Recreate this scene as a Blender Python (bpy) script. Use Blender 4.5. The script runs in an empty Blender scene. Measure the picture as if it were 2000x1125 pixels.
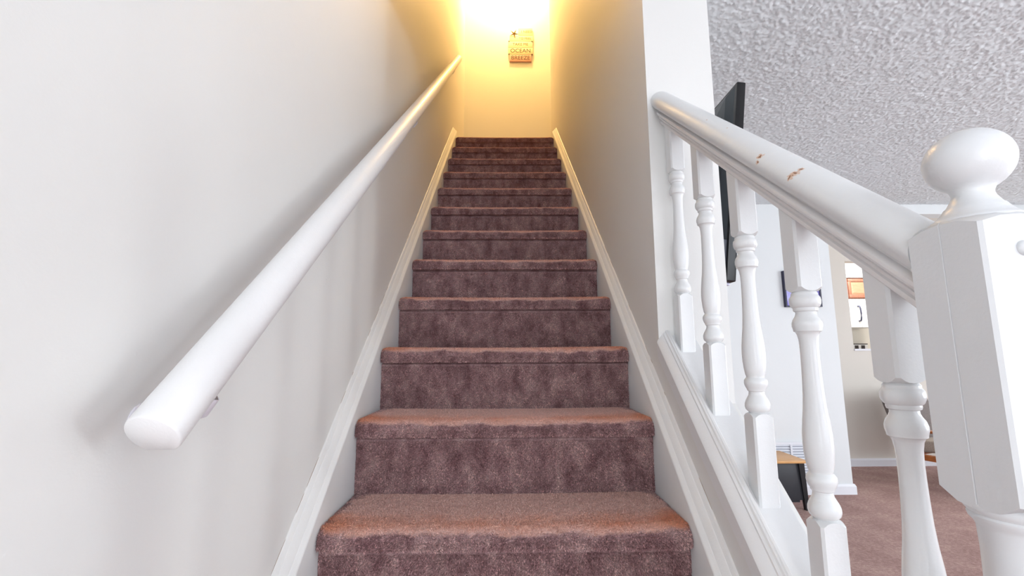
import bpy, bmesh, math, random
import numpy as np
from mathutils import Vector, Matrix

random.seed(7)
PI = math.pi
scene = bpy.context.scene
COL = scene.collection

# ------------------------------------------------------------------ camera
F_PX, PITCH, YAW, ROLL = 893.0, 0.1411, 0.0155, 0.0042
cam_d = bpy.data.cameras.new('camera')
cam_d.sensor_fit = 'HORIZONTAL'
cam_d.sensor_width = 36.0
cam_d.lens = 36.0 * F_PX / 2000.0
cam_d.clip_start = 0.02
cam_d.clip_end = 100
cam = bpy.data.objects.new('camera', cam_d)
COL.objects.link(cam)
_Ry = Matrix(((math.cos(YAW), -math.sin(YAW), 0), (math.sin(YAW), math.cos(YAW), 0), (0, 0, 1)))
_Rp = Matrix(((1, 0, 0), (0, math.cos(PITCH), math.sin(PITCH)), (0, -math.sin(PITCH), math.cos(PITCH))))
_Rr = Matrix(((math.cos(ROLL), 0, -math.sin(ROLL)), (0, 1, 0), (math.sin(ROLL), 0, math.cos(ROLL))))
_M = _Rr @ _Rp @ _Ry                      # rows: right, forward, up
_R = Matrix((_M[0], _M[2], -_M[1])).transposed()
cam.matrix_world = Matrix.Translation((0, 0, 1.137)) @ _R.to_4x4()
scene.camera = cam

# ------------------------------------------------------------------ world, lights, exposure
scene.view_settings.view_transform = 'Standard'
scene.view_settings.look = 'None'
scene.view_settings.gamma = 1.0
scene.view_settings.use_curve_mapping = False
scene.view_settings.exposure = 0.22

world = bpy.data.worlds.new('world')
scene.world = world
world.use_nodes = True
wn = world.node_tree.nodes
wn['Background'].inputs[0].default_value = (0.80, 0.88, 1.0, 1)
wn['Background'].inputs[1].default_value = 2.2

def area(name, loc, rot, sx, sy, power, color):
    l = bpy.data.lights.new(name, 'AREA')
    l.shape = 'RECTANGLE'
    l.size, l.size_y = sx, sy
    l.energy = power
    l.color = color
    o = bpy.data.objects.new(name, l)
    o.location = loc
    o.rotation_euler = rot
    COL.objects.link(o)
    return o

# daylight entering through the windows (each lamp fills its window opening, except the added lamps)
area('daylight_front_window', (2.6, -2.50, 1.35), (PI/2+.35, 0, 0), 3.4, 1.7, 25, (0.96, 0.99, 1.0))
area('daylight_side_window', (5.70, 0.6, 1.35), (0, PI/2+.25, 0), 1.7, 2.6, 56, (0.93, 0.98, 1.0))
area('added_band_lamp', (5.70, -0.25, 1.35), (0, PI/2, 0), 1.6, .34, 34, (0.93, 0.98, 1.0))  # narrow lamp added to throw baluster shadow bands on the left wall
area('daylight_entry_door', (0.1, -2.52, 1.25), (PI/2, 0, 0), 0.9, 1.9, 24, (0.98, 0.99, 1.0))
area('added_fill_lamp', (3.3, -1.2, 1.75), (PI, 0, 0), .45, .45, 92, (0.93, 0.98, 1.0))  # unseen lamp added to brighten the ceiling and fill the room
area('kitchen_ceiling_lamp', (4.6, 5.5, 2.38), (0, 0, 0), 0.9, 0.5, 34, (1.0, 0.95, 0.88))
area('dining_window_daylight', (5.72, 4.3, 1.4), (0, PI/2, 0), 1.5, 0.6, 12, (0.95, 0.96, 1.0))
def point(name, loc, power, color, r):
    l = bpy.data.lights.new(name, 'POINT')
    l.energy = power; l.color = color; l.shadow_soft_size = r
    o = bpy.data.objects.new(name, l); o.location = loc; COL.objects.link(o)
point('upstairs_bulb', (0.08, 4.28, 5.14), 70, (1.0, 0.59, 0.20), 0.06)

# ------------------------------------------------------------------ materials
def s2l(c):
    return tuple(((v/255)/12.92 if v/255 <= .04045 else ((v/255+.055)/1.055)**2.4) for v in c) + (1,)

class NT:
    def __init__(s, name):
        s.m = bpy.data.materials.new(name); s.m.use_nodes = True
        s.t = s.m.node_tree; s.n = s.t.nodes; s.l = s.t.links
        s.b = s.n['Principled BSDF']
    def new(s, ty, **kw):
        x = s.n.new(ty)
        for k, v in kw.items():
            if k.startswith('i_'):
                x.inputs[k[2:].replace('_', ' ')].default_value = v
            else: setattr(x, k, v)
        return x
    def link(s, a, b): s.l.new(a, b)
    def coord(s, kind='Object'):
        return s.new('ShaderNodeTexCoord').outputs[kind]
    def noise(s, scale, detail=3, rough=.5, vec=None):
        x = s.new('ShaderNodeTexNoise'); x.inputs['Scale'].default_value = scale
        x.inputs['Detail'].default_value = detail; x.inputs['Roughness'].default_value = rough
        if vec is not None: s.link(vec, x.inputs['Vector'])
        return x.outputs['Fac']
    def ramp(s, fac, stops):
        r = s.new('ShaderNodeValToRGB'); s.link(fac, r.inputs[0])
        e = r.color_ramp.elements
        while len(e) < len(stops): e.new(0.5)
        for i, (p, c) in enumerate(stops):
            e[i].position = p; e[i].color = c if len(c) == 4 else tuple(c)+(1,)
        return r.outputs[0]
    def mix(s, fac, a, b, mode='MIX'):
        x = s.new('ShaderNodeMix'); x.data_type = 'RGBA'; x.blend_type = mode
        for sock, v in ((x.inputs[0], fac), (x.inputs[6], a), (x.inputs[7], b)):
            if hasattr(v, 'links'): s.link(v, sock)
            else: sock.default_value = v
        return x.outputs[2]
    def math(s, op, a, b=0.0, clamp=False):
        x = s.new('ShaderNodeMath'); x.operation = op; x.use_clamp = clamp
        for sock, v in ((x.inputs[0], a), (x.inputs[1], b)):
            if hasattr(v, 'links'): s.link(v, sock)
            else: sock.default_value = v
        return x.outputs[0]
    def bump(s, h, strength, dist):
        x = s.new('ShaderNodeBump'); x.inputs['Strength'].default_value = strength
        x.inputs['Distance'].default_value = dist; s.link(h, x.inputs['Height'])
        s.link(x.outputs[0], s.b.inputs['Normal'])
    def base(s, v):
        if hasattr(v, 'links'): s.link(v, s.b.inputs['Base Color'])
        else: s.b.inputs['Base Color'].default_value = v
    def rough(s, v): s.b.inputs['Roughness'].default_value = v

def plain(name, rgb, rough=.5, metal=0, bump=None):
    m = NT(name)
    n = m.noise(6, 3, .6, m.coord())
    c = s2l(rgb)
    d = tuple(v*.93 for v in c[:3])+(1,)
    m.base(m.mix(n, c, d)); m.rough(rough)
    m.b.inputs['Metallic'].default_value = metal
    if bump: m.bump(m.noise(bump[0], 4, .6, m.coord()), bump[1], bump[2])
    return m.m

def wall_paint(name, rgb):
    m = NT(name); co = m.coord()
    big = m.noise(1.7, 3, .6, co)
    c = s2l(rgb)
    m.base(m.mix(big, c, tuple(v*.965 for v in c[:3])+(1,)))
    m.rough(.55)
    h1 = m.noise(260, 2, .5, co)
    v = m.new('ShaderNodeTexVoronoi'); v.inputs['Scale'].default_value = 16
    m.link(co, v.inputs['Vector'])
    spk = m.ramp(v.outputs['Distance'], [(0.0, (1, 1, 1)), (0.045, (0, 0, 0))])
    h2 = m.noise(9, 3, .6, co)
    h = m.math('ADD', m.math('MULTIPLY', h1, .18), m.math('ADD', m.math('MULTIPLY', spk, .5), m.math('MULTIPLY', h2, 1.2)))
    m.bump(h, .35, .0022)
    return m.m

M_WALL = wall_paint('painted_wall', (226, 226, 224))
M_WALLW = wall_paint('painted_wall_living', (226, 230, 232))
M_WALLB = wall_paint('painted_wall_beige', (226, 221, 212))

def trim_paint(name, rgb, rough=.28, chips=(), chipr=.008, craze=True):
    m = NT(name); co = m.coord()
    c = s2l(rgb)
    big = m.noise(14, 4, .65, co)
    col = m.mix(big, c, tuple(v*.95 for v in c[:3])+(1,))
    if craze:
        # small specks of dirt and knocks
        v = m.new('ShaderNodeTexVoronoi'); v.inputs['Scale'].default_value = 26
        m.link(co, v.inputs['Vector'])
        sp = m.ramp(v.outputs['Distance'], [(0.0, (1, 1, 1)), (0.035, (0, 0, 0))])
        keep = m.ramp(m.noise(7, 2, .5, co), [(.60, (0, 0, 0)), (.64, (1, 1, 1))])
        col = m.mix(m.math('MULTIPLY', sp, keep), col, s2l((150, 120, 105)))
    for (p, r) in chips:
        d = m.new('ShaderNodeVectorMath', operation='DISTANCE')
        nz = m.new('ShaderNodeTexNoise'); nz.inputs['Scale'].default_value = 150; nz.inputs['Detail'].default_value = 4
        m.link(co, nz.inputs['Vector'])
        off = m.new('ShaderNodeVectorMath', operation='MULTIPLY_ADD')
        m.link(nz.outputs['Color'], off.inputs[0]); off.inputs[1].default_value = (r*2.6,)*3; off.inputs[2].default_value = (-r*1.3,)*3
        ad = m.new('ShaderNodeVectorMath', operation='ADD'); m.link(co, ad.inputs[0]); m.link(off.outputs[0], ad.inputs[1])
        m.link(ad.outputs[0], d.inputs[0]); d.inputs[1].default_value = p
        dist = d.outputs['Value']
        f1 = m.ramp(m.math('DIVIDE', dist, r), [(.75, (1, 1, 1)), (.95, (0, 0, 0))])
        f2 = m.ramp(m.math('DIVIDE', dist, r), [(.35, (1, 1, 1)), (.55, (0, 0, 0))])
        col = m.mix(m.math('MULTIPLY', f1, .75), col, s2l((212, 176, 150)))
        col = m.mix(f2, col, s2l((138, 96, 70)))
    m.base(col); m.rough(rough)
    h = m.math('ADD', m.noise(38, 4, .6, co), m.math('MULTIPLY', m.noise(300, 2, .5, co), .25))
    m.bump(h, .3, .0016)
    return m.m

M_TRIM = trim_paint('white_gloss_paint', (227, 228, 229))
M_SKIRT = trim_paint('skirt_board_paint', (225, 226, 226), .4)
M_BASEB = plain('baseboard_paint', (236, 238, 244), .35)
M_NEWEL = trim_paint('newel_paint', (221, 223, 225), .33, craze=False)

def popcorn():
    m = NT('popcorn_ceiling'); co = m.coord()
    m.base(m.mix(m.noise(3, 2, .5, co), s2l((236, 236, 239)), s2l((228, 228, 232))))
    m.rough(.9)
    v = m.new('ShaderNodeTexVoronoi'); v.inputs['Scale'].default_value = 95; v.feature = 'F1'
    nz = m.new('ShaderNodeTexNoise'); nz.inputs['Scale'].default_value = 40; nz.inputs['Detail'].default_value = 3
    m.link(co, nz.inputs['Vector'])
    w = m.new('ShaderNodeVectorMath', operation='MULTIPLY_ADD'); m.link(nz.outputs['Color'], w.inputs[0])
    w.inputs[1].default_value = (.006,)*3; m.link(co, w.inputs[2])
    m.link(w.outputs[0], v.inputs['Vector'])
    inv = m.math('SUBTRACT', 1.0, v.outputs['Distance'])
    h = m.math('ADD', inv, m.math('MULTIPLY', m.noise(120, 4, .7, co), .45))
    m.bump(h, 1.0, .020)
    return m.m
M_POP = popcorn()
M_CEIL = plain('smooth_ceiling', (232, 230, 224), .8)

def carpet_mat(name, stair=True):
    m = NT(name)
    geo = m.new('ShaderNodeNewGeometry')
    pos = geo.outputs['Position']
    mmap = m.new('ShaderNodeMapping'); m.link(pos, mmap.inputs[0]); mmap.inputs['Scale'].default_value = (1.25, 1, .75)
    mott = m.noise(19, 5, .68, mmap.outputs[0])
    fine = m.noise(330, 3, .7, pos)
    fine2 = m.noise(900, 2, .6, pos)
    if stair:
        c1 = m.ramp(mott, [(.34, s2l((154, 115, 120))), (.50, s2l((194, 156, 158))), (.66, s2l((224, 190, 188)))])
    else:
        c1 = m.ramp(m.math('ADD', m.math('MULTIPLY', m.noise(5, 3, .6, pos), .35), m.math('MULTIPLY', m.noise(55, 4, .7, pos), .65)), [(.38, s2l((160, 130, 126))), (.5, s2l((180, 150, 145))), (.62, s2l((204, 176, 168)))])
    tuft = m.ramp(fine, [(.30, (.45, .43, .43)), (.52, (1, 1, 1)), (.72, (1.35, 1.32, 1.3))])
    c2 = m.mix(1.0, c1, tuft, 'MULTIPLY')
    if stair:
        att = m.new('ShaderNodeAttribute', attribute_name='tread_sheen')
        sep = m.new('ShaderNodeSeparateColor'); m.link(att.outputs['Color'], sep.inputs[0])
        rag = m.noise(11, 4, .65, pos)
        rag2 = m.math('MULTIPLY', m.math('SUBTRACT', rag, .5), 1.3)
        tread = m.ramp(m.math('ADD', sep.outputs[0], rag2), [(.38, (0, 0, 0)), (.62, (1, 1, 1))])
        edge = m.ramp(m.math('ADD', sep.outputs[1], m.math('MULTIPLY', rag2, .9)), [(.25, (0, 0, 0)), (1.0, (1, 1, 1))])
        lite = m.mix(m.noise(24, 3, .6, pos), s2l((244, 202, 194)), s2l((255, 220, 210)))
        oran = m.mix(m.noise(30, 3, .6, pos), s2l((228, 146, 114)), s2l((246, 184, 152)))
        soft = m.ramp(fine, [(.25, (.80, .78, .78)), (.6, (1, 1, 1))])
        lightened = m.mix(1.0, m.mix(edge, lite, oran), soft, 'MULTIPLY')  # nap sheen of the tread tops painted into the base colour
        c2 = m.mix(tread, c2, lightened)
    if stair:
        blade = m.ramp(sep.outputs[2], [(0, (.34, .32, .33)), (.5, (1, 1, 1)), (1, (2.0, 1.95, 1.9))])
        blade = m.mix(m.math('MULTIPLY', tread, .55), blade, (1, 1, 1, 1))
        c2 = m.mix(1.0, c2, blade, 'MULTIPLY')
    m.base(c2)
    m.rough(.95)
    m.b.inputs['Sheen Weight'].default_value = .25
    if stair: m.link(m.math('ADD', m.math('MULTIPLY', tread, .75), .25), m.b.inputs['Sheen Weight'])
    m.b.inputs['Sheen Roughness'].default_value = .5
    m.b.inputs['Sheen Tint'].default_value = s2l((236, 184, 166))
    m.b.inputs['Specular IOR Level'].default_value = .1
    m.bump(m.math('ADD', fine, m.math('MULTIPLY', fine2, .5)), .9, .004)
    return m.m
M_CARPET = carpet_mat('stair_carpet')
M_FLOORC = carpet_mat('room_carpet', False)

def wood(name, a, b, rough=.4, scale=14, axis='X'):
    m = NT(name); co = m.coord()
    mp = m.new('ShaderNodeMapping'); m.link(co, mp.inputs[0])
    mp.inputs['Scale'].default_value = {'X': (1, 9, 9), 'Y': (9, 1, 9), 'Z': (9, 9, 1)}[axis]
    n = m.noise(scale, 5, .65, mp.outputs[0])
    m.base(m.ramp(n, [(.3, s2l(a)), (.7, s2l(b))])); m.rough(rough)
    m.bump(n, .15, .001)
    return m.m

# ------------------------------------------------------------------ mesh helpers
def finish(bm, name, mat, parent=None, smooth=None, kind=None):
    bmesh.ops.recalc_face_normals(bm, faces=bm.faces)
    me = bpy.data.meshes.new(name); bm.to_mesh(me); bm.free()
    if isinstance(mat, (list, tuple)):
        for q in mat: me.materials.append(q)
    else: me.materials.append(mat)
    if smooth is not None:
        me.shade_smooth()
        me.set_sharp_from_angle(angle=math.radians(smooth))
    o = bpy.data.objects.new(name, me); COL.objects.link(o)
    if parent is not None: o.parent = parent
    if kind: o['kind'] = kind
    return o

def box(bm, x0, x1, y0, y1, z0, z1, bev=0, seg=2):
    vs = [bm.verts.new(p) for p in ((x0,y0,z0),(x1,y0,z0),(x1,y1,z0),(x0,y1,z0),(x0,y0,z1),(x1,y0,z1),(x1,y1,z1),(x0,y1,z1))]
    fs = [bm.faces.new([vs[i] for i in f]) for f in ((0,3,2,1),(4,5,6,7),(0,1,5,4),(1,2,6,5),(2,3,7,6),(3,0,4,7))]
    if bev:
        es = list({e for f in fs for e in f.edges})
        bmesh.ops.bevel(bm, geom=es, offset=bev, segments=seg, affect='EDGES', profile=.5)
    return vs

def boxo(name, mat, parent, x0, x1, y0, y1, z0, z1, bev=0, kind=None):
    bm = bmesh.new(); box(bm, x0, x1, y0, y1, z0, z1, bev)
    return finish(bm, name, mat, parent, 35 if bev else None, kind)

def sweep(bm, prof, starts, ends):
    """prof: closed list of (x,h); starts/ends: functions (x,h)->3D point"""
    a = [bm.verts.new(starts(*p)) for p in prof]
    b = [bm.verts.new(ends(*p)) for p in prof]
    n = len(prof)
    for i in range(n):
        bm.faces.new((a[i], a[(i+1) % n], b[(i+1) % n], b[i]))
    bm.faces.new(a[::-1]); bm.faces.new(b)

def lathe(bm, prof, seg=32, cx=0, cy=0, cap=True):
    rings = []
    for (r, z) in prof:
        rings.append([bm.verts.new((cx+r*math.cos(2*PI*i/seg), cy+r*math.sin(2*PI*i/seg), z)) for i in range(seg)])
    for a, b in zip(rings, rings[1:]):
        for i in range(seg):
            bm.faces.new((a[i], a[(i+1) % seg], b[(i+1) % seg], b[i]))
    if cap:
        bm.faces.new(rings[0][::-1]); bm.faces.new(rings[-1])

def tube(bm, pts, r, seg=10):
    rings = []
    pts = [Vector(p) for p in pts]
    for i, p in enumerate(pts):
        d = (pts[min(i+1, len(pts)-1)] - pts[max(i-1, 0)]).normalized()
        u = d.cross(Vector((0, 0, 1)))
        if u.length < .1: u = d.cross(Vector((1, 0, 0)))
        u.normalize(); v = d.cross(u)
        rr = r[i] if isinstance(r, (list, tuple)) else r
        rings.append([bm.verts.new(p + rr*(math.cos(2*PI*k/seg)*u + math.sin(2*PI*k/seg)*v)) for k in range(seg)])
    for a, b in zip(rings, rings[1:]):
        for i in range(seg): bm.faces.new((a[i], a[(i+1) % seg], b[(i+1) % seg], b[i]))
    bm.faces.new(rings[0][::-1]); bm.faces.new(rings[-1])

def empty(name, loc, label=None, cat=None, group=None, rz=0):
    o = bpy.data.objects.new(name, None); COL.objects.link(o)
    o.location = loc; o.rotation_euler[2] = rz; o.empty_display_size = .1
    if label: o['label'] = label
    if cat: o['category'] = cat
    if group: o['group'] = group
    bpy.context.view_layer.update()
    return o

def adopt(o, parent):
    """o's mesh was written in world coordinates: bring it into the parent's frame"""
    o.parent = parent
    o.data.transform(parent.matrix_world.inverted())

# ------------------------------------------------------------------ key dimensions
RISE, RUN = 0.1926, 0.2264
Y0, Z0 = 1.028, 0.770            # nosing front / tread top of the lowest tread that is fully seen
XW = 0.435                       # stair walls at +-XW
XS = 0.400                       # skirt board faces at +-XS
YJ = 1.295                       # face of the jamb
XO = 0.640                       # living-room side of the stair wall
CEIL = 2.425
YB = 4.60                        # wall at the stair head
YN, YF = 3.838, 4.731            # near and far wall of the living room
TOPZ = 5.33
YE = 4.0                         # end of the right stair wall; the upstairs hall opens beyond it

# ------------------------------------------------------------------ structure
def S(name, mat, *dims): return boxo(name, mat, None, *dims, kind='structure')
S('wall_left', M_WALL, -XW-.12, -XW, -2.6, YB+.12, -.05, TOPZ)
S('wall_stairhead', M_WALL, -XW, 2.4, YB, YB+.12, 2.5, TOPZ)
S('wall_hall_end', M_WALL, 2.4, 2.5, YE-.12, YB+.12, 2.5, TOPZ)
S('wall_hall_side', M_WALL, XO, 2.4, YE-.12, YE, 2.5, TOPZ)
S('wall_right', M_WALL, XW, XO, YJ, YE, 0, TOPZ)
S('wall_right_lower', M_WALL, XW, XO, YE, YB, 0, 2.76)
S('wall_header', M_WALL, -XW, XW, YJ, YJ+.12, CEIL, TOPZ)
S('ceiling_stairwell', M_CEIL, -XW-.12, XO, YJ, YB+.12, TOPZ, TOPZ+.1)
S('ceiling_hall', M_CEIL, XO, 2.5, YE-.12, YB+.12, TOPZ, TOPZ+.1)
S('ceiling_living', M_POP, XO, 5.8, -2.6, YN, CEIL, CEIL+.1)
S('ceiling_entry', M_POP, -XW, XO, -2.6, YJ, CEIL, CEIL+.1)
S('ceiling_dining', M_CEIL, XO, 5.8, YN, YF+.1, CEIL, CEIL+.1)
# the popcorn texture itself, as relief on the part of the ceiling that can be seen
def popcorn_relief():
    rng = np.random.default_rng(21)
    x0, x1, y0, y1, st = XO+.002, 4.7, .15, YN-.002, .0066
    nx, ny = int((x1-x0)/st), int((y1-y0)/st)
    def sm(a):
        a = (a+np.roll(a, 1, 0)+np.roll(a, 1, 1)+np.roll(np.roll(a, 1, 0), 1, 1))/4
        return a
    h = rng.random((ny, nx))**2.2
    h2 = sm(sm(rng.random((ny, nx))))
    h = .0060*h + .010*np.clip(h2-.5, 0, 1)
    X, Y = np.meshgrid(np.linspace(x0, x1, nx), np.linspace(y0, y1, ny))
    X = X + rng.normal(0, .0013, X.shape); Y = Y + rng.normal(0, .0013, Y.shape)
    X = np.clip(X, x0, x1); Y = np.clip(Y, y0, y1)
    V = np.stack([X, Y, CEIL-.0015-h], -1).reshape(-1, 3)
    idx = np.arange(nx*ny).reshape(ny, nx)
    Q = np.stack([idx[:-1, :-1], idx[1:, :-1], idx[1:, 1:], idx[:-1, 1:]], -1).reshape(-1)
    n = len(Q)//4
    me = bpy.data.meshes.new('popcorn_texture')
    me.vertices.add(len(V)); me.vertices.foreach_set('co', V.reshape(-1))
    me.loops.add(len(Q)); me.loops.foreach_set('vertex_index', Q)
    me.polygons.add(n); me.polygons.foreach_set('loop_start', np.arange(n)*4)
    me.update(calc_edges=True); me.shade_smooth()
    me.materials.append(M_CEILR)
    o = bpy.data.objects.new('popcorn_texture', me); COL.objects.link(o)
    o.parent = bpy.data.objects['ceiling_living']; o['kind'] = 'stuff'
M_CEILR = plain('popcorn_relief', (229, 236, 240), .9)
popcorn_relief()
S('wall_living_back', M_WALLW, XO, 2.808, YN, YN+.12, 0, CEIL)
S('trim_header', M_WALLW, 2.808, 5.8, YN, YN+.12, 2.332, CEIL)
S('floor', M_FLOORC, -XW-.12, 5.8, -2.6, 7.0, -.1, 0)
# far wall with the kitchen pass-through
bm = bmesh.new()
PX0, PX1, PZ0, PZ1 = 3.618, 5.2, 1.165, 2.091
box(bm, XO, PX0, YF, YF+.11, 0, CEIL); box(bm, PX1, 5.8, YF, YF+.11, 0, CEIL)
box(bm, PX0, PX1, YF, YF+.11, 0, PZ0); box(bm, PX0, PX1, YF, YF+.11, PZ1, CEIL)
finish(bm, 'wall_dining', M_WALLB, None, None, 'structure')
S('trim_sill', M_BASEB, PX0, PX1, YF-.012, YF+.11, PZ0-.02, PZ0)
# kitchen shell
S('wall_kitchen', plain('kitchen_wall', (240, 236, 226), .5), XO, 5.8, 6.45, 6.55, 0, CEIL)
S('ceiling_kitchen', M_CEIL, XO, 5.8, YF+.11, 6.55, CEIL, CEIL+.1)
S('trim_soffit', plain('kitchen_soffit', (244, 243, 240), .6), 2.5, 5.8, 6.08, 6.45, 2.135, CEIL)
S('wall_partition', M_WALLB, XO, XO+.1, YN+.12, 6.45, 0, CEIL)
# living-room right wall and front wall with window openings
def holed(name, mat, axis, c0, c1, a0, a1, z0, z1, holes):
    bm = bmesh.new()
    xs = sorted({a0, a1} | {h[0] for h in holes} | {h[1] for h in holes})
    for i in range(len(xs)-1):
        u, v = xs[i], xs[i+1]
        hh = [h for h in holes if h[0] <= u+1e-6 and h[1] >= v-1e-6]
        spans = [(z0, hh[0][2]), (hh[0][3], z1)] if hh else [(z0, z1)]
        for s0, s1 in spans:
            if s1-s0 < 1e-4: continue
            if axis == 'x': box(bm, u, v, c0, c1, s0, s1)
            else: box(bm, c0, c1, u, v, s0, s1)
    return finish(bm, name, mat, None, None, 'structure')
holed('wall_front', M_WALLW, 'x', -2.72, -2.6, -XW-.12, 5.92, 0, CEIL, [(-.36, .56, .0, 2.15), (.9, 4.3, .5, 2.2)])
holed('wall_window_side', M_WALLW, 'y', 5.8, 5.92, -2.6, 6.55, 0, CEIL, [(-.7, 1.9, .5, 2.2), (4.0, 4.6, .65, 2.15)])
def window(name, axis, c, a0, a1, z0, z1):
    bm = bmesh.new(); t = .05
    for (u0, u1, w0, w1) in ((a0, a1, z0, z0+t), (a0, a1, z1-t, z1), (a0, a0+t, z0+t, z1-t), (a1-t, a1, z0+t, z1-t), ((a0+a1)/2-t/2, (a0+a1)/2+t/2, z0+t, z1-t)):
        if axis == 'x': box(bm, u0, u1, c, c+.05, w0, w1)
        else: box(bm, c, c+.05, u0, u1, w0, w1)
    finish(bm, name, M_BASEB, None, None, 'structure')
window('window_1', 'x', -2.69, .9, 4.3, .5, 2.2)
window('window_2', 'y', 5.84, -.7, 1.9, .5, 2.2)
window('window_3', 'y', 5.84, 4.0, 4.6, .65, 2.15)

# baseboards
def bb(name, x0, x1, y0, y1, h):
    return boxo(name, M_BASEB, None, x0, x1, y0, y1, 0, h, .004, 'structure')
bm = bmesh.new()
prof = [(0, 0), (.016, 0), (.016, .062), (.008, .079), (0, .079)]
sweep(bm, prof, lambda d, h: (XO, YN-d, h), lambda d, h: (2.808+d, YN-d, h))
sweep(bm, prof, lambda d, h: (2.808+d, YN-d, h), lambda d, h: (2.808+d, YN+.12, h))
finish(bm, 'baseboard_living', M_BASEB, None, None, 'structure')
bm = bmesh.new()
sweep(bm, prof, lambda d, h: (XO+.1, YF-d, h*.95), lambda d, h: (5.8, YF-d, h*.95))
finish(bm, 'baseboard_dining', M_BASEB, None, None, 'structure')

# knee wall under the balustrade (sloped top, with a lower ledge on the room side)
SL = 0.845
def zf(y): return 1.186 + SL*(y-YJ)
bm = bmesh.new()
for (xa, xb, dz) in ((XW, .532, -.028), (.532, XO, -.19)):
    ys = [YJ, -.105] if dz > -.1 else [YJ, .06]
    ye = YJ - (zf(YJ)+dz)/SL
    ye = max(ye, .46)
    pts = [(YJ, 0), (YJ, zf(YJ)+dz), (ye, zf(ye)+dz), (ye, 0)]
    A = [bm.verts.new((xa, y, z)) for y, z in pts]; B = [bm.verts.new((xb, y, z)) for y, z in pts]
    for i in range(4): bm.faces.new((A[i], A[(i+1) % 4], B[(i+1) % 4], B[i]))
    bm.faces.new(A[::-1]); bm.faces.new(B)
finish(bm, 'wall_knee', M_WALL, None, None, 'structure')

# skirt boards along the flight
def zs(y): return 0.787 + .8465*(y-1.028)
def skirt(name, s):
    bm = bmesh.new()
    ya, yb = .10, 3.62
    prof = [(XW, -.42), (XS+.0, -.42), (XS, -.004), (XS+.0008, -.001), (XS+.003, .0015), (XS+.010, .0085), (XS+.0115, .0086), (XS+.0125, .0112),
            (XS+.024, .0245), (XS+.0255, .0247), (XS+.027, .028), (XS+.031, .0345), (XW, .036)]
    def at(y):
        def g(x, h):
            return (s*x, y, max(zs(y)+h, .002 + .0001*(h+.42)))
        return g
    sweep(bm, prof, at(ya), at(.60)); sweep(bm, prof, at(.60), at(yb))
    o = finish(bm, name, M_SKIRT, None, 30, 'structure')
    return o
skirt('trim_1', -1); skirt('trim_2', 1)
# ragged caulk line where the trim meets the wall
M_CAULK = plain('cracked_caulk', (150, 128, 112), .8)
for s, nm in ((-1, 'trim_3'), (1, 'trim_4')):
    bm = bmesh.new(); rnd = random.Random(5+s)
    y = .55
    while y < 3.5:
        L = rnd.uniform(.01, .07); w = rnd.uniform(.0006, .0016)
        if rnd.random() < .62:
            z = zs(y)+.036; z2 = zs(y+L)+.036
            vs = [bm.verts.new(p) for p in ((s*(XW-.0006), y, z-.0004), (s*(XW-.0006), y+L, z2-.0004), (s*(XW-.0006), y+L*.7, zs(y+L*.7)+.036+w), (s*(XW-.0006), y+L*.3, zs(y+L*.3)+.036+w*.8))]
            vb = [bm.verts.new((v.co.x+s*.0012, v.co.y, v.co.z)) for v in vs]
            bm.faces.new(vs); bm.faces.new(vb[::-1])
            for i in range(4): bm.faces.new((vs[i], vb[i], vb[(i+1) % 4], vs[(i+1) % 4]))
        y += L + rnd.uniform(.0, .05)
    finish(bm, nm, M_CAULK, None, None, 'structure')

# ------------------------------------------------------------------ staircase
NO, NH = .024, .048              # nosing overhang, nosing height
def step_profile():
    """(y,z) from the foot of the riser up round the nosing and back over the tread; y=0 nosing front, z=0 tread top"""
    pts = []
    for i in range(26): pts.append((NO+.002*math.sin(PI*i/25), -RISE-.008 + (RISE+.008-NH)*i/25))
    pts[-1] = (NO+.010, -NH-.001); pts.append((NO+.008, -NH+.002)); pts.append((.008, -NH+.001)); pts.append((.003, -NH+.004))
    for i in range(7):
        pts.append((0.0-.0006*math.sin(PI*i/6), -NH+.008+(NH-.008-.026)*i/6))
    for i in range(1, 13):
        a = PI/2*i/12
        pts.append((.030-.030*math.cos(a), -.026+.026*math.sin(a)))
    for i in range(1, 25):
        pts.append((.030+(RUN+NO-.028)*i/24, 0))
    return pts
PROF = step_profile()
# arc-length resample
P_ = np.array(PROF); seg = np.r_[0, np.cumsum(np.hypot(*np.diff(P_, axis=0).T))]
def prof_at(s):
    return np.c_[np.interp(s, seg, P_[:, 0]), np.interp(s, seg, P_[:, 1])]
LT = seg[-1]
def tread_sheen_of(y, z, nx):
    """lighter strip on top of the tread, nap sheen put into the colour, orange along the nosing"""
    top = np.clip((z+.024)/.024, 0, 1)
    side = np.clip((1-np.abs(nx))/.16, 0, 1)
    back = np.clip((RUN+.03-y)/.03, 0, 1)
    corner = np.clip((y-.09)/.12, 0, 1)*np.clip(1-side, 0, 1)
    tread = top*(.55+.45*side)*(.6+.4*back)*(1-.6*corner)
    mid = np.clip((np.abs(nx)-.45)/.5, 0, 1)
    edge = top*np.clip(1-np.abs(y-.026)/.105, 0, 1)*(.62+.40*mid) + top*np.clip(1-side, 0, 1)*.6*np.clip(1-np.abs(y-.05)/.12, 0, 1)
    return tread, np.clip(edge, 0, 1)

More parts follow.
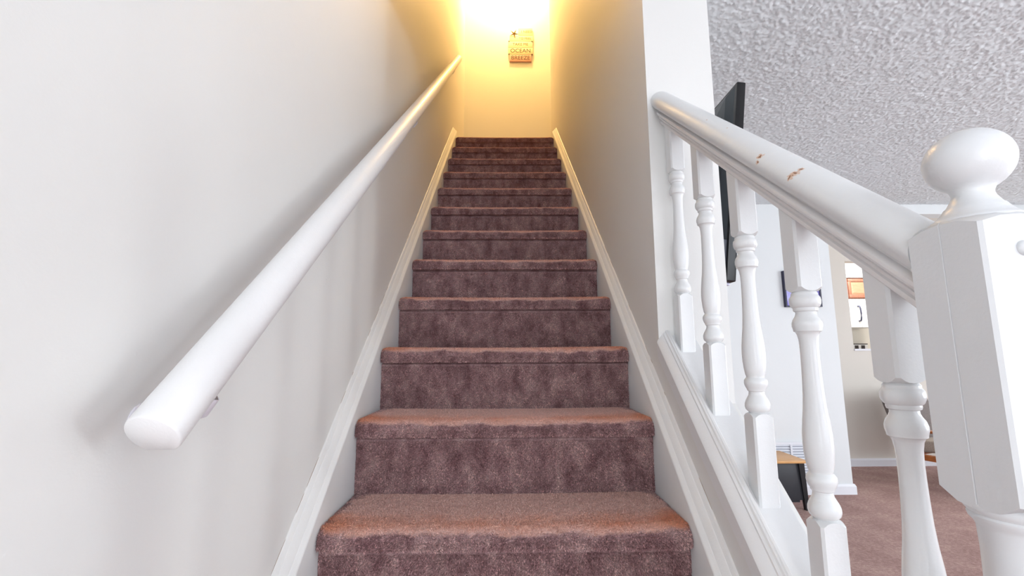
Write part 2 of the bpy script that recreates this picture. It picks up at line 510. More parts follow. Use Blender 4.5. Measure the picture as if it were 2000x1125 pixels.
def step_mesh():
    bm = bmesh.new()
    col = bm.verts.layers.float_color.new('tread_sheen')
    nx = 60; s = np.unique(np.r_[seg, np.linspace(0, LT, 110)])
    pp = prof_at(s)
    rng = np.random.default_rng(3)
    X = np.linspace(-XS+.0006, XS-.0006, nx)
    wob = rng.normal(0, .0007, (len(s), nx))
    sag = .0035*np.cos(np.linspace(-PI/2, PI/2, nx))           # trodden hollow
    grid = []
    for i in range(len(s)):
        row = []
        for j in range(nx):
            y, z = pp[i]
            e = max(0, abs(X[j])-(XS-.022))/.022               # ends of the nosing rounded off
            y2 = y + (e*e*.010 if y < .03 and z > -NH else 0) + wob[i, j]*(z < -.001)
            z2 = z - (e*e*.006 if z > -.026 else 0) - (sag[j] if z > -.03 else 0) + wob[i, j]*(z > -.001)
            v = bm.verts.new((X[j], y2, z2))
            t, g = tread_sheen_of(y, z, X[j]/XS)
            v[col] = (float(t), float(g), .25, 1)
            row.append(v)
        grid.append(row)
    for i in range(len(s)-1):
        for j in range(nx-1):
            bm.faces.new((grid[i][j], grid[i][j+1], grid[i+1][j+1], grid[i+1][j]))
    # closed carcass behind and below
    c = [bm.verts.new(p) for p in ((-XS+.0006, RUN+NO, -RISE-.008), (XS-.0006, RUN+NO, -RISE-.008))]
    bm.faces.new([grid[0][j] for j in range(nx)][::-1] + c)
    bm.faces.new([grid[-1][j] for j in range(nx)] + c[::-1])
    bm.faces.new([r[0] for r in grid] + [c[0]]); bm.faces.new([r[-1] for r in grid][::-1] + [c[1]])
    return bm

def pile_mesh(n, seed, L=.0052, W=.0015):
    rng = np.random.default_rng(seed)
    s = rng.uniform(.010, LT-.004, int(n*1.06)); sc = seg[25]
    s = s[(s < sc-.016) | (s > seg[28]-.002)][:n]; n = len(s)
    x = rng.uniform(-XS+.0006, XS-.0006, n)
    p = prof_at(s); q = prof_at(np.clip(s+.002, 0, LT))
    t = q-p; t /= (np.linalg.norm(t, axis=1)[:, None]+1e-9)
    nrm = np.c_[-t[:, 1], t[:, 0]]                              # outward (towards -y on riser, +z on tread)
    e = np.clip(np.abs(x)-(XS-.022), 0, 1)/.022
    y = p[:, 0] + np.where((p[:, 0] < .03) & (p[:, 1] > -NH), e*e*.010, 0)
    z = p[:, 1] - np.where(p[:, 1] > -.026, e*e*.006, 0) - np.where(p[:, 1] > -.03, .0035*np.cos(x/XS*PI/2), 0)
    base = np.c_[x, y, z]
    N = np.c_[np.zeros(n), nrm]; T = np.c_[np.zeros(n), t]; Xv = np.tile([1., 0, 0], (n, 1))
    th = rng.uniform(0, 2*PI, n)
    # pile leans in patches
    lean = .45*np.sin(x*23+z*31)+.35*np.sin(y*47-x*17)
    top = np.clip((z+.03)/.02, 0, 1)
    d = N*(1-.45*top)[:, None] + Xv*(lean*.7+rng.normal(0, .45, n))[:, None] - T*(rng.normal(.35, .4, n))[:, None]
    d /= np.linalg.norm(d, axis=1)[:, None]
    w = np.cos(th)[:, None]*Xv + np.sin(th)[:, None]*T
    l = L*rng.uniform(.6, 1.25, n)[:, None]*(1-.35*top)[:, None]
    ww = W*rng.uniform(.6, 1.2, n)[:, None]
    inner = base - N*.0006
    tip = inner + d*l
    V = np.stack([inner-w*ww*.6, inner+w*ww*.6, tip+w*ww*.45, tip-w*ww*.45], 1)
    V[:, :, 0] = np.clip(V[:, :, 0], -XS-.0015, XS+.0015)
    me = bpy.data.meshes.new('carpet_pile')
    me.vertices.add(n*4); me.vertices.foreach_set('co', V.reshape(-1))
    me.loops.add(n*4); me.loops.foreach_set('vertex_index', np.arange(n*4))
    me.polygons.add(n); me.polygons.foreach_set('loop_start', np.arange(n)*4)
    me.update(calc_edges=True)
    a = me.color_attributes.new('tread_sheen', 'FLOAT_COLOR', 'POINT')
    tr, ed = tread_sheen_of(p[:, 0], p[:, 1], x/XS)
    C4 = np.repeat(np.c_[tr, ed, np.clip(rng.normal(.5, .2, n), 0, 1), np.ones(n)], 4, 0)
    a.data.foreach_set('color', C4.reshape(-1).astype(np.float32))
    me.materials.append(M_CARPET)
    return me

stairs = empty('staircase', (0, .349, 0), 'long straight flight of steps in mauve-brown carpet with paler tread tops between two walls', 'staircase')
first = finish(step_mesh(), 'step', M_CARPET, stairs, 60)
PILE = [pile_mesh(150000, 11), pile_mesh(60000, 12, .0055, .0022)]
for k in range(-3, 12):
    o = first if k == -3 else first.copy()
    if k > -3: COL.objects.link(o)
    o.parent = stairs
    o.location = (0, Y0+k*RUN-.349, Z0+k*RISE)
    if k >= -1:
        po = bpy.data.objects.new('carpet_pile', PILE[0] if k < 4 else PILE[1])
        COL.objects.link(po); po.parent = o; po['kind'] = 'stuff'
# landing
S('floor_hall', M_FLOORC, XW, 2.4, YE, YB, Z0+11*RISE-.12, Z0+11*RISE)
S('floor_landing', M_FLOORC, -XW, XW, Y0+12*RUN-.01+NO, YB, Z0+11*RISE-.12, Z0+11*RISE)

# ------------------------------------------------------------------ wall handrail (left)
LA = math.atan(.8413)
hr = empty('wall_handrail', (-.36, .488, 1.055), 'long round white wooden handrail fixed along the left wall', 'handrail')
M_RAIL = trim_paint('handrail_paint', (231, 231, 231), .35)
dv = Vector((0, math.cos(LA), math.sin(LA))); nv = Vector((0, -math.sin(LA), math.cos(LA)))
LEN = (3.30-.488)/math.cos(LA)
bm = bmesh.new()
prof = []
R_ = .0275
for i in range(36):
    a = 2*PI*i/36
    x, h = R_*math.cos(a), R_*math.sin(a)
    prof.append((x, max(h, -.0235)))
def pl(t):
    return lambda x, h: tuple(Vector((x, 0, 0)) + dv*t + nv*h)
# end chamfer rings
rings = []
for (t, sc) in ((0, .93), (.0012, .975), (.004, 1), (LEN-.004, 1), (LEN, .94)):
    rings.append([bm.verts.new(pl(t)(x*sc, h*sc)) for x, h in prof])
for a, b in zip(rings, rings[1:]):
    for i in range(36): bm.faces.new((a[i], a[(i+1) % 36], b[(i+1) % 36], b[i]))
bm.faces.new(rings[0][::-1]); bm.faces.new(rings[-1])
finish(bm, 'rail', M_RAIL, hr, 50)
M_BRKT = plain('bracket_paint', (226, 224, 232), .3)
for yy in (.57, 1.72, 2.95):
    t = (yy-.488)/math.cos(LA)
    c = dv*t
    bm = bmesh.new()
    px = -(XW-.36)
    tube(bm, [c+Vector((.008, 0, -.018)), c+Vector((.008, 0, -.040)), c+Vector((-.002, 0, -.056)), c+Vector((-.035, .0, -.064)), c+Vector((px+.002, .0, -.066))], [.0065, .0065, .0065, .0065, .008], 12)
    br = finish(bm, 'bracket', M_BRKT, hr, 40)
    bm = bmesh.new()
    lathe(bm, [(.0, 0), (.022, 0), (.022, .002), (.016, .005), (.0, .006)], 20, cap=False)
    bmesh.ops.rotate(bm, verts=bm.verts, cent=(0, 0, 0), matrix=Matrix.Rotation(PI/2, 3, 'Y'))
    bmesh.ops.translate(bm, verts=bm.verts, vec=(px, c.y, c.z-.066))
    finish(bm, 'wall_plate', M_BRKT, br, 40)

# ------------------------------------------------------------------ balustrade (right)
XB = .496
ban = empty('banister', (XB, .459, 0), 'white turned-baluster stair banister with moulded rail and ball-topped newel post', 'banister')
bpy.context.view_layer.update()
PR = .8175
def zr(y): return 1.8205 + PR*(y-YJ)               # underside of the rail
CH = [((.4590, .7713, 1.4850), .0070), ((.4528, .7732, 1.4728), .0050), ((.4610, .6861, 1.4165), .0085), ((.4560, .6921, 1.4132), .0070), ((.4690, .6841, 1.4222), .0060), ((.4655, .9811, 1.6650), .0026), ((.4720, .9059, 1.6065), .0026)]
CHl = [((p[0]-XB, p[1]-.459, p[2]), r) for p, r in CH]
M_TOPR = trim_paint('banister_rail_paint', (227, 229, 230), .3, CHl)
ca = math.cos(math.atan(PR))
half = [(0, 0), (.0205, 0), (.0240, .003), (.0240, .0085), (.0215, .0105), (.0215, .0120), (.0275, .0145), (.0285, .0185), (.0265, .0200), (.0320, .0225), (.0350, .0270), (.0350, .0315), (.031, .0345), (.0255, .0355), (.0255, .044)]
bm = bmesh.new()
pr_ = half[1:] + [(-x, h) for x, h in half[::-1][:-1]]
def rp(y, dx=0): return lambda x, h: (XB+x+dx, y, zr(y)+h/ca)
sweep(bm, pr_, rp(.4995), rp(YJ-.001))
o = finish(bm, 'sub_rail', trim_paint('sub_rail_paint', (228, 226, 226), .3), None, 28); adopt(o, ban)
bm = bmesh.new()
ell = []
for i in range(40):
    a = 2*PI*i/40
    x = .036*math.cos(a)-.014; h = .026*math.sin(a)
    h = max(h, -.0165)
    ell.append((x, .0580+h))
sweep(bm, ell, rp(.4995, .0095), rp(YJ-.001))
o = finish(bm, 'handrail', M_TOPR, None, 30); adopt(o, ban)
# shoe rail with stepped mouldings, and the flat fillet that the balusters stand on
bm = bmesh.new()
def sp(y): return lambda x, h: (x, y, zf(y)+h)
shoe = [(XW-.006, -.060), (XW-.006, -.020), (XW-.003, -.013), (.4445, .000), (.447, .0008), (.4475, .006), (.453, .0075), (.455, .0125),
        (.4575, .0135), (.459, .0115), (.461, .0135), (.466, .0135), (.4685, .010), (.470, .004), (.472, .000), (.534, .000), (.536, -.004), (.536, -.060)]
sweep(bm, shoe, sp(.499), sp(YJ-.001))
o = finish(bm, 'shoe_rail', trim_paint('shoe_rail_paint', (227, 228, 229), .3), None, 25); adopt(o, ban)

# balusters
M_BAL = trim_paint('baluster_paint', (227, 229, 230), .25)
TURN = [(.0150, -.002), (.0165, .002), (.0190, .004), (.0215, .007), (.0228, .012), (.0225, .018), (.0205, .024), (.0172, .030), (.0150, .034), (.0142, .038),
        (.0142, .041), (.0165, .043), (.0170, .046), (.0188, .049), (.0208, .054), (.0215, .058), (.0208, .063), (.0180, .067), (.0165, .0685), (.0165, .071),
        (.0178, .074), (.0198, .086), (.0211, .100), (.0215, .114), (.0208, .130), (.0190, .148), (.0168, .166), (.0150, .190), (.0140, .215), (.0135, .240), (.0134, .262),
        (.0140, .275), (.0155, .284), (.0175, .2885), (.0202, .290), (.0206, .2935), (.0218, .298), (.0218, .303), (.0200, .309), (.0168, .314), (.0152, .318),
        (.0150, .3215), (.0175, .323), (.0182, .326), (.0180, .328), (.0205, .330), (.0226, .335), (.0230, .340), (.0222, .345), (.0205, .3475), (.0195, .349), (.0195, .352), (.016, .356), (.015, .358)]
def square_ring(bm, w, z, zdrop, sign):
    vs = []
    for i in range(32):
        a = 2*PI*(i+.5)/32
        c, s = math.cos(a), math.sin(a)
        k = (w/2)/max(abs(c), abs(s))
        rho = k
        x, y = c*k, s*k
        # tiny edge chamfer
        lim = w/2-.0022
        if abs(x) > lim and abs(y) > lim:
            x = math.copysign(lim+.0008, x); y = math.copysign(lim+.0008, y); rho = math.hypot(x, y)
        dz = zdrop*min(1, ((rho-w/2)/(w/2*.38)))**1.3 if rho > w/2 else 0
        vs.append(bm.verts.new((x, y, z - sign*dz)))
    return vs
def bridge(bm, a, b):
    n = len(a)
    for i in range(n): bm.faces.new((a[i], a[(i+1) % n], b[(i+1) % n], b[i]))
def circ(bm, r, z, n=32):
    return [bm.verts.new((r*math.cos(2*PI*(i+.5)/n), r*math.sin(2*PI*(i+.5)/n), z)) for i in range(n)]
WBAL = .040
for i in range(5):
    yb = [1.257, 1.087, .915, .745, .577][i]
    ztop = zr(yb) - .0
    zt = 1.0985 + (1.652-1.0985)/(1.257-.577)*(yb-.577)         # bottom of the upper block
    zl = zt - .355
    bm = bmesh.new()
    zb = zf(yb)
    # lower block: foot cut along the slope
    foot = square_ring(bm, WBAL, 0, 0, 1)
    for v in foot: v.co.z = zf(yb+v.co.y)-.003
    up = square_ring(bm, WBAL, zl, .009, 1)
    cen = circ(bm, .0165, zl+.001)
    bridge(bm, foot, up); bridge(bm, up, cen); bm.faces.new(foot[::-1]); bm.faces.new(cen)
    lo = square_ring(bm, WBAL, zt, .009, -1)
    head = square_ring(bm, WBAL, 0, 0, 1)
    for v in head: v.co.z = zr(yb+v.co.y)+.002
    cen2 = circ(bm, .0165, zt-.001)
    bridge(bm, cen2, lo); bridge(bm, lo, head); bm.faces.new(cen2[::-1]); bm.faces.new(head)
    lathe(bm, [(r, zl+z) for r, z in TURN], 32)
    o = finish(bm, 'baluster', M_BAL, ban, 38)
    o.location = (0, yb-.459, 0)

# newel post (its left face shows the joint of two boards)
NW = .082
def newel_ring(bm, z, zdrop, sign):
    h = NW/2; c = .003
    P = [(-h, h-c), (-h, .020), (-h, .0012), (-h+.0011, .0004), (-h, -.0006), (-h, -.020), (-h, -h+c), (-h+c, -h), (-.02, -h), (0, -h), (.02, -h), (h-c, -h), (h, -h+c), (h, -.02), (h, 0), (h, .02), (h, h-c), (h-c, h), (.02, h), (0, h), (-.02, h), (-h+c, h)]
    out = []
    for x, y in P[::-1]:
        rho = math.hypot(x, y)
        out.append(bm.verts.new((x, y, z - sign*zdrop*max(0, (rho-h)/(h*.41))**1.3)))
    return out
def circ_like(bm, ring, r, z):
    return [bm.verts.new((r*v.co.x/math.hypot(v.co.x, v.co.y), r*v.co.y/math.hypot(v.co.x, v.co.y), z)) for v in ring]
def zn(*a): return a
nbm = bmesh.new()
low = newel_ring(nbm, .985, .016, -1)
up = newel_ring(nbm, 1.268, .008, 1)
c1 = circ_like(nbm, low, .036, .990); c2 = circ_like(nbm, up, .0385, 1.271)
bridge(nbm, c1, low); bridge(nbm, low, up); bridge(nbm, up, c2); nbm.faces.new(c1[::-1]); nbm.faces.new(c2)
NT_ = [(.034, .55), (.034, .62), (.036, .70), (.0355, .80), (.0325, .90), (.0318, .945), (.0325, .966), (.0345, .971), (.0375, .9745), (.0385, .978), (.0375, .980), (.0400, .983), (.0415, .987), (.041, .990), (.038, .9935), (.036, .996)]
lathe(nbm, NT_, 48)
lathe(nbm, [(.030, .50), (.034, .52), (.034, .56)], 48)
foot = square_ring(nbm, NW, 0.0, 0, 1); fu = square_ring(nbm, NW, .53, .012, 1); fc = circ(nbm, .034, .532)
bridge(nbm, foot, fu); bridge(nbm, fu, fc); nbm.faces.new(foot[::-1]); nbm.faces.new(fc)
newel = finish(nbm, 'newel_post', M_NEWEL, ban, 36)
# finial
bm = bmesh.new()
pf = [(.0385, 1.268), (.0385, 1.2715), (.0365, 1.2735), (.0335, 1.2755), (.0300, 1.279), (.0265, 1.2835), (.0245, 1.287), (.0225, 1.2885), (.0205, 1.292), (.0180, 1.2965), (.0168, 1.3005), (.0172, 1.3035)]
for i in range(1, 24):
    a = -PI/2 + PI*i/24
    r = .0375*math.cos(a); z = 1.3375+.0345*math.sin(a)
    if r < .018 and a < 0: continue
    pf.append((r, z))
pf.append((.0005, 1.372))
lathe(bm, pf, 56)
finish(bm, 'finial', M_NEWEL, newel, 50)
# wooden plug on the newel's front face
bm = bmesh.new()
lathe(bm, [(.0075, 0), (.0075, .002), (.006, .0042), (.003, .0055), (.0004, .006)], 24)
bmesh.ops.rotate(bm, verts=bm.verts, cent=(0, 0, 0), matrix=Matrix.Rotation(PI/2, 3, 'X'))
bmesh.ops.translate(bm, verts=bm.verts, vec=(-.002, -NW/2, 1.234))
finish(bm, 'screw_plug', M_NEWEL, newel, 40)

# ------------------------------------------------------------------ wooden sign at the stair head
sgn = empty('wall_sign', (.175, YB, 4.289), 'small weathered plank sign with starfish and beach wording at stair head', 'sign')
sgn.scale = (1.1165,)*3
def plank(x0, x1, z0, z1, rgb, n):
    m = wood('sign_plank_%d' % n, rgb, tuple(min(255, c+14) for c in rgb), .7, 10, 'X')
    bm = bmesh.new(); box(bm, x0, x1, -.020, -.002, z0, z1, .0015)
    return finish(bm, 'plank', m, sgn, 35)
def text(s, size, x, z, mat, parent, cx=True):
    cu = bpy.data.curves.new('t', 'FONT'); cu.body = s; cu.size = size; cu.extrude = .0006
    cu.align_x = 'CENTER'; cu.align_y = 'CENTER'
    to = bpy.data.objects.new('t', cu); COL.objects.link(to)
    bpy.context.view_layer.update()
    dg = bpy.context.evaluated_depsgraph_get()
    me = bpy.data.meshes.new_from_object(to.evaluated_get(dg))
    bpy.data.objects.remove(to); bpy.data.curves.remove(cu)
    me.transform(Matrix.Rotation(PI/2, 4, 'X')); me.transform(Matrix.Translation((x, -.0203, z)))
    me.materials.clear(); me.materials.append(mat)
    o = bpy.data.objects.new('lettering', me); COL.objects.link(o); o.parent = parent
    return o
M_INK = plain('sign_ink', (34, 28, 28), .7)
M_INKB = plain('sign_ink_grey', (26, 26, 28), .7)
rows = [(-.02, .118, .268, .345, (212, 198, 168), 'I NEED', .036, .062, M_INKB),  # planks paler towards the top: lamp glare put into their colours
        (-.105, .125, .205, .266, (208, 196, 168), 'TO FEEL', .034, .045, M_INKB),
        (-.118, .118, .140, .203, (214, 198, 170), 'TAKE ME', .038, 0, M_INKB),
        (-.118, .122, .066, .138, (206, 180, 152), 'OCEAN', .058, 0, M_INKB),
        (-.108, .106, -.010, .064, (180, 138, 128), 'BREEZE', .056, 0, M_INK)]
for i, (x0, x1, z0, z1, c, t, sz, tx, mk) in enumerate(rows):
    p = plank(x0, x1, z0, z1, c, i)
    text(t, sz, tx, (z0+z1)/2, mk, p)
M_NAIL = plain('nail_metal', (70, 72, 76), .4, .8)
for (x, z) in ((-.112, .203), (.112, .203), (-.112, .066), (.112, .066)):
    bm = bmesh.new(); lathe(bm, [(.006, 0), (.006, .002), (.003, .004), (.0004, .0045)], 14)
    bmesh.ops.rotate(bm, verts=bm.verts, cent=(0, 0, 0), matrix=Matrix.Rotation(PI/2, 3, 'X'))
    bmesh.ops.translate(bm, verts=bm.verts, vec=(x, -.0195, z))
    finish(bm, 'nail', M_NAIL, sgn, 40)
bm = bmesh.new()
n = 10; ctr = bm.verts.new((0, -.034, 0)); ring = []
for i in range(10):
    a = PI/2 + .18 + 2*PI*i/10 + PI
    r = (.052 if i % 2 == 0 else .013)
    ring.append(bm.verts.new((r*math.cos(a), -.024, r*math.sin(a))))
bk = bm.verts.new((0, -.020, 0))
for i in range(10):
    bm.faces.new((ctr, ring[i], ring[(i+1) % 10])); bm.faces.new((bk, ring[(i+1) % 10], ring[i]))
bmesh.ops.translate(bm, verts=bm.verts, vec=(-.062, 0, .283))
finish(bm, 'starfish', plain('starfish_brown', (120, 92, 50), .8), sgn)

# dome lamp over the landing
dome = empty('ceiling_lamp', (.08, 4.28, TOPZ), 'frosted dome ceiling lamp over the stair head', 'lamp')
bm = bmesh.new()
lathe(bm, [(.13, 0), (.13, -.02), (.12, -.03)], 32)
finish(bm, 'base', M_BASEB, dome, 40)
bm = bmesh.new()
lathe(bm, [(.12*math.cos(a), -.03-.07*math.sin(a)) for a in [PI/2*i/10 for i in range(10)]] + [(.002, -.10)], 32)
md = NT('lit_dome'); md.b.inputs['Emission Color'].default_value = (1, .72, .3, 1); md.b.inputs['Emission Strength'].default_value = 4
md.base((.9, .85, .7, 1))
finish(bm, 'shade', md.m, dome, 60)

# ------------------------------------------------------------------ television on the room side of the stair wall
tv = empty('television', (.739, 1.398, 1.696), 'flat television seen from behind, mounted on the stair wall beyond the jamb', 'television')
tv.rotation_euler = (0, math.radians(7), 0)
bpy.context.view_layer.update()
M_TVB = plain('tv_back_plastic', (58, 64, 69), .28); M_TVD = plain('tv_bezel', (20, 21, 24), .25)
M_TVG = plain('tv_lower_back', (84, 86, 96), .4); M_SCR = plain('tv_screen', (8, 8, 10), .08)
# local: x = depth (screen towards +x), y = length, z = height
bm = bmesh.new(); box(bm, -.006, .024, 0, 1.02, -.342, .335, .004); finish(bm, 'bezel', M_TVD, tv, 35)
bm = bmesh.new(); box(bm, .0235, .0255, .012, 1.008, -.328, .322); finish(bm, 'screen', M_SCR, tv)
bm = bmesh.new()
A = [bm.verts.new(p) for p in ((-.005, .012, -.205), (-.005, 1.008, -.205), (-.005, 1.008, .327), (-.005, .012, .327))]
B = [bm.verts.new(p) for p in ((-.022, .045, -.205), (-.022, .975, -.205), (-.022, .975, .300), (-.022, .045, .300))]
C_ = [bm.verts.new(p) for p in ((-.040, .20, -.205), (-.040, .82, -.205), (-.040, .80, .16), (-.040, .22, .16))]
for P, Q in ((A, B), (B, C_)):
    for i in range(4): bm.faces.new((P[i], P[(i+1) % 4], Q[(i+1) % 4], Q[i]))
bm.faces.new(C_); bm.faces.new(A[::-1])
finish(bm, 'back_cover', M_TVB, tv)
bm = bmesh.new(); box(bm, -.022, -.005, .012, 1.008, -.330, -.206, .002)
for i in range(40): box(bm, -.0245, -.022, .03+i*.024, .038+i*.024, -.322, -.214)
finish(bm, 'vent_panel', M_TVG, tv)
bm = bmesh.new(); box(bm, -.014, .018, .03, .99, -.350, -.3415, .001); finish(bm, 'bottom_strip', plain('tv_silver_strip', (176, 172, 190), .3, .4), tv)
bm = bmesh.new()
box(bm, -.052, -.041, .38, .64, -.16, .12, .002); box(bm, -.075, -.052, .47, .55, -.06, .04)
finish(bm, 'mount', plain('mount_steel', (30, 30, 32), .4, .6), tv)
bm = bmesh.new(); box(bm, XO+.0005, XO+.022, 1.74, 1.90, 1.53, 1.75, .002); box(bm, XO+.02, .69, 1.79, 1.85, 1.61, 1.68)
o = finish(bm, 'wall_plate', plain('mount_steel_wall', (30, 30, 32), .4, .6), None); adopt(o, tv)

# ------------------------------------------------------------------ picture
pic = empty('framed_picture', (2.528, YN, 1.512), 'small square blue and violet picture in a dark navy frame on living-room wall', 'picture')
M_NAVY = plain('navy_frame', (30, 28, 62), .4)
w_, h_ = .155, .310
for (x0, x1, z0, z1) in ((-w_, w_, 0, .012), (-w_, w_, h_-.012, h_), (-w_, -w_+.012, .012, h_-.012), (w_-.012, w_, .012, h_-.012)):
    boxo('frame_side', M_NAVY, pic, x0, x1, -.032, -.0005, z0, z1)
m = NT('abstract_canvas'); co = m.coord()
m.base(m.ramp(m.noise(12, 4, .6, co), [(.32, s2l((84, 76, 176))), (.46, s2l((158, 152, 236))), (.6, s2l((190, 192, 236))), (.75, s2l((84, 84, 170)))]))
m.rough(.5)
boxo('canvas', m.m, pic, -w_+.012, w_-.012, -.024, -.001, .012, h_-.012)

# ------------------------------------------------------------------ return-air grille
gr = empty('air_vent', (2.32, YN, .085), 'white louvred return-air grille low on the wall behind the wood-topped table', 'vent')
M_VENT = plain('vent_enamel', (234, 237, 244), .35); M_VD = plain('vent_dark', (150, 155, 170), .6)
gw, gh = .15, .325
for (x0, x1, z0, z1) in ((-gw, gw, 0, .02), (-gw, gw, gh-.02, gh), (-gw, -gw+.02, .02, gh-.02), (gw-.02, gw, .02, gh-.02), (-.008, .008, .02, gh-.02)):
    boxo('frame_bar', M_VENT, gr, x0, x1, -.020, -.0165, z0, z1)
boxo('backing', M_VD, gr, -gw+.02, gw-.02, -.002, -.0005, .02, gh-.02)
nsl = 14
for s_ in (0, 1):
    for i in range(nsl):
        z = .026 + i*(gh-.05)/(nsl-1)
        bm = bmesh.new()
        x0, x1 = (-gw+.02, -.008) if s_ == 0 else (.008, gw-.02)
        vs = [bm.verts.new(p) for p in ((x0, -.016, z-.006), (x1, -.016, z-.006), (x1, -.005, z+.007), (x0, -.005, z+.007), (x0, -.0145, z-.0075), (x1, -.0145, z-.0075), (x1, -.0035, z+.0055), (x0, -.0035, z+.0055))]
        for f in ((0, 1, 2, 3), (7, 6, 5, 4), (0, 4, 5, 1), (2, 6, 7, 3), (0, 3, 7, 4), (1, 5, 6, 2)): bm.faces.new([vs[j] for j in f])
        finish(bm, 'slat', M_VENT, gr)

# ------------------------------------------------------------------ low table
tb = empty('side_table', (1.83, 3.62, 0), 'low side table with honey wood top and black frame by the vent', 'table')
M_OAK = wood('honey_wood', (196, 142, 88), (222, 172, 112), .4, 12, 'X')
M_BLK = plain('black_metal', (26, 27, 31), .4)
boxo('tabletop', M_OAK, tb, -.37, .37, -.185, .165, .333, .352, .003)
for sx in (-1, 1):
    for sy in (-1, 1):
        bm = bmesh.new()
        xo, yo = sx*.345, sy*.145
        a, b = .020, .013
        T = [bm.verts.new((xo+dx*a-sx*.012, yo+dy*a, .333)) for dx, dy in ((-1, -1), (1, -1), (1, 1), (-1, 1))]
        Bt = [bm.verts.new((xo+dx*b+sx*.010, yo+dy*b, 0)) for dx, dy in ((-1, -1), (1, -1), (1, 1), (-1, 1))]
        for i in range(4): bm.faces.new((Bt[i], Bt[(i+1) % 4], T[(i+1) % 4], T[i]))
        bm.faces.new(T); bm.faces.new(Bt[::-1])
        finish(bm, 'leg', M_BLK, tb)
M_BP = plain('black_panel', (46, 48, 54), .5)
boxo('back_panel', M_BP, tb, -.31, .31, .135, .147, .03, .332)
boxo('drawer_front', M_BP, tb, -.335, .335, -.150, -.136, .07, .332, .002)
boxo('shelf', M_BP, tb, -.32, .32, -.13, .134, .05, .066)

# ------------------------------------------------------------------ armchair
ch = empty('armchair', (3.87, 4.02, 0), 'grey tweed armchair with orange-brown wooden arms and frame, behind the newel post', 'armchair', rz=math.radians(20))
M_TWD = NT('grey_tweed'); co = M_TWD.coord()
M_TWD.base(M_TWD.ramp(M_TWD.noise(220, 3, .7, co), [(.3, s2l((84, 78, 76))), (.6, s2l((138, 128, 124)))])); M_TWD.rough(.9)
M_TWD.bump(M_TWD.noise(260, 2, .6, co), .5, .002)
M_CUSH = NT('pale_tweed'); co = M_CUSH.coord()
M_CUSH.base(M_CUSH.ramp(M_CUSH.noise(200, 3, .7, co), [(.3, s2l((140, 128, 120))), (.6, s2l((190, 178, 166)))])); M_CUSH.rough(.9)
M_TEAK = wood('teak', (150, 82, 40), (196, 118, 62), .35, 12, 'Y')
# local: faces -y ; x width
def obox(name, mat, x0, x1, y0, y1, z0, z1, bev, rx=0, piv=(0, 0, 0), seg=4):
    bm = bmesh.new(); box(bm, x0, x1, y0, y1, z0, z1, bev, seg)
    if rx: bmesh.ops.rotate(bm, verts=bm.verts, cent=piv, matrix=Matrix.Rotation(rx, 3, 'X'))
    return finish(bm, name, mat, ch, 40)
obox('seat_cushion', M_CUSH.m, -.27, .27, -.30, .22, .285, .385, .03, math.radians(-5), (0, 0, .3))
obox('back_cushion', M_TWD.m, -.29, .29, .20, .28, .30, .78, .028, math.radians(-16), (0, .24, .32))
for s in (-1, 1):
    bm = bmesh.new(); x = s*.325
    box(bm, x-.024, x+.024, -.31, .30, .455, .478, .008, 3); finish(bm, 'armrest', M_TEAK, ch, 40)
    for (y, dy) in ((-.27, -.03), (.17, .03)):
        bm = bmesh.new(); tube(bm, [(x, y+dy, 0), (x, y, .30), (x, y+.0, .458)], [.011, .018, .014], 12); finish(bm, 'leg', M_TEAK, ch, 40)
    bm = bmesh.new(); box(bm, x-.014, x+.014, -.27, .27, .225, .275, .006); finish(bm, 'side_rail', M_TEAK, ch, 40)
for y in (-.27, .22):
    bm = bmesh.new(); box(bm, -.31, .31, y-.012, y+.012, .225, .275, .005); finish(bm, 'cross_rail', M_TEAK, ch, 40)

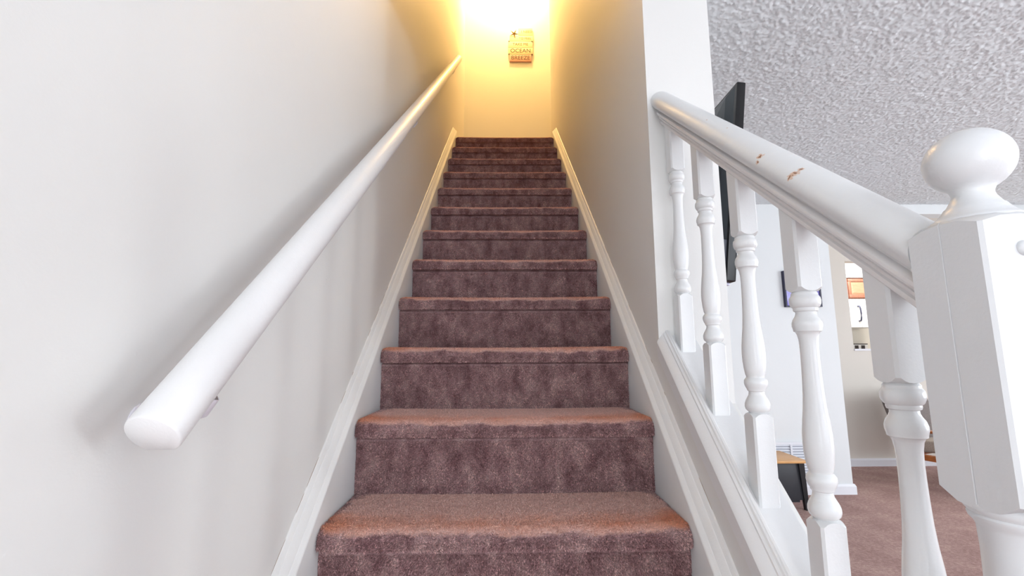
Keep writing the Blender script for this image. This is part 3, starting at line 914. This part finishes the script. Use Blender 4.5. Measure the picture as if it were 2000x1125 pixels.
# ------------------------------------------------------------------ kitchen seen through the pass-through
M_CHER = wood('cherry_cabinet', (138, 88, 70), (168, 116, 94), .4, 8, 'Z')
KY = 6.10
cab = empty('wall_cabinet', (4.87, 6.45, 1.85), 'reddish wood raised-panel wall cabinet above the kitchen microwave', 'cabinet')
boxo('body', M_CHER, cab, -.38, .38, KY-6.45+.022, -.001, 0, .284)
M_KNOB = plain('cabinet_knob', (90, 80, 74), .3, .7)
for s, hinge in ((-1, 0), (1, 1)):
    pass
def door(x0, x1):
    y = KY-6.45
    bm = bmesh.new(); t = .042
    for (a, b, c, d) in ((x0, x1, .012, .012+t), (x0, x1, .272-t, .272), (x0, x0+t, .012+t, .272-t), (x1-t, x1, .012+t, .272-t)):
        box(bm, a, b, y, y+.020, c, d, .002)
    d_ = finish(bm, 'door', M_CHER, cab, 35)
    bm = bmesh.new()
    P = [bm.verts.new((u, y+.014, v)) for u, v in ((x0+t, .012+t), (x1-t, .012+t), (x1-t, .272-t), (x0+t, .272-t))]
    Q = [bm.verts.new((u, y+.004, v)) for u, v in ((x0+t+.025, .037+t), (x1-t-.025, .037+t), (x1-t-.025, .247-t), (x0+t+.025, .247-t))]
    for i in range(4): bm.faces.new((P[i], P[(i+1) % 4], Q[(i+1) % 4], Q[i]))
    bm.faces.new(Q); bm.faces.new([bm.verts.new((v.co.x, y+.019, v.co.z)) for v in P][::-1])
    finish(bm, 'raised_panel', wood('cherry_panel', (176, 126, 98), (200, 150, 122), .35, 8, 'X'), d_)
door(-.372, -.197); door(-.190, .372)
mw = empty('microwave', (4.66, 6.45, 1.455), 'white over-range microwave with curved dark door handle under the wood cabinet', 'microwave')
M_APP = plain('white_appliance', (244, 244, 244), .25)
boxo('body', M_APP, mw, -.38, .38, KY-6.45+.03, -.001, 0, .393, .004)
boxo('door', M_APP, mw, -.378, .155, KY-6.45, KY-6.45+.029, .004, .389, .006)
boxo('control_panel', M_APP, mw, .159, .378, KY-6.45+.004, KY-6.45+.029, .004, .389, .004)
bm = bmesh.new()
yk = KY-6.45
tube(bm, [(.120, yk+.004, .292), (.122, yk-.030, .288), (.124, yk-.040, .25), (.125, yk-.042, .19), (.124, yk-.040, .13), (.122, yk-.030, .092), (.120, yk+.004, .088)], .010, 10)
finish(bm, 'door_handle', plain('handle_grey', (84, 88, 112), .3, .5), mw, 50)
rg = empty('kitchen_range', (4.70, 6.44, 0), 'white kitchen range whose backguard with dark dials shows above the sill', 'range')
boxo('body', M_APP, rg, -.38, .38, -.62, -.06, 0, .91, .006)
boxo('cooktop', plain('black_glass', (24, 24, 28), .15), rg, -.375, .375, -.615, -.06, .911, .918)
boxo('backguard', M_APP, rg, -.38, .38, -.06, -.003, .60, 1.235, .004)
M_DIAL = plain('dark_dials', (48, 38, 38), .4)
for x in (-.3, -.21, -.02, .05, .13, .22, .31):
    boxo('dial_panel', M_DIAL, rg, x-.024, x+.024, -.066, -.0605, 1.165, 1.222)
boxo('top_edge', M_DIAL, rg, -.38, .38, -.062, -.003, 1.2355, 1.246)
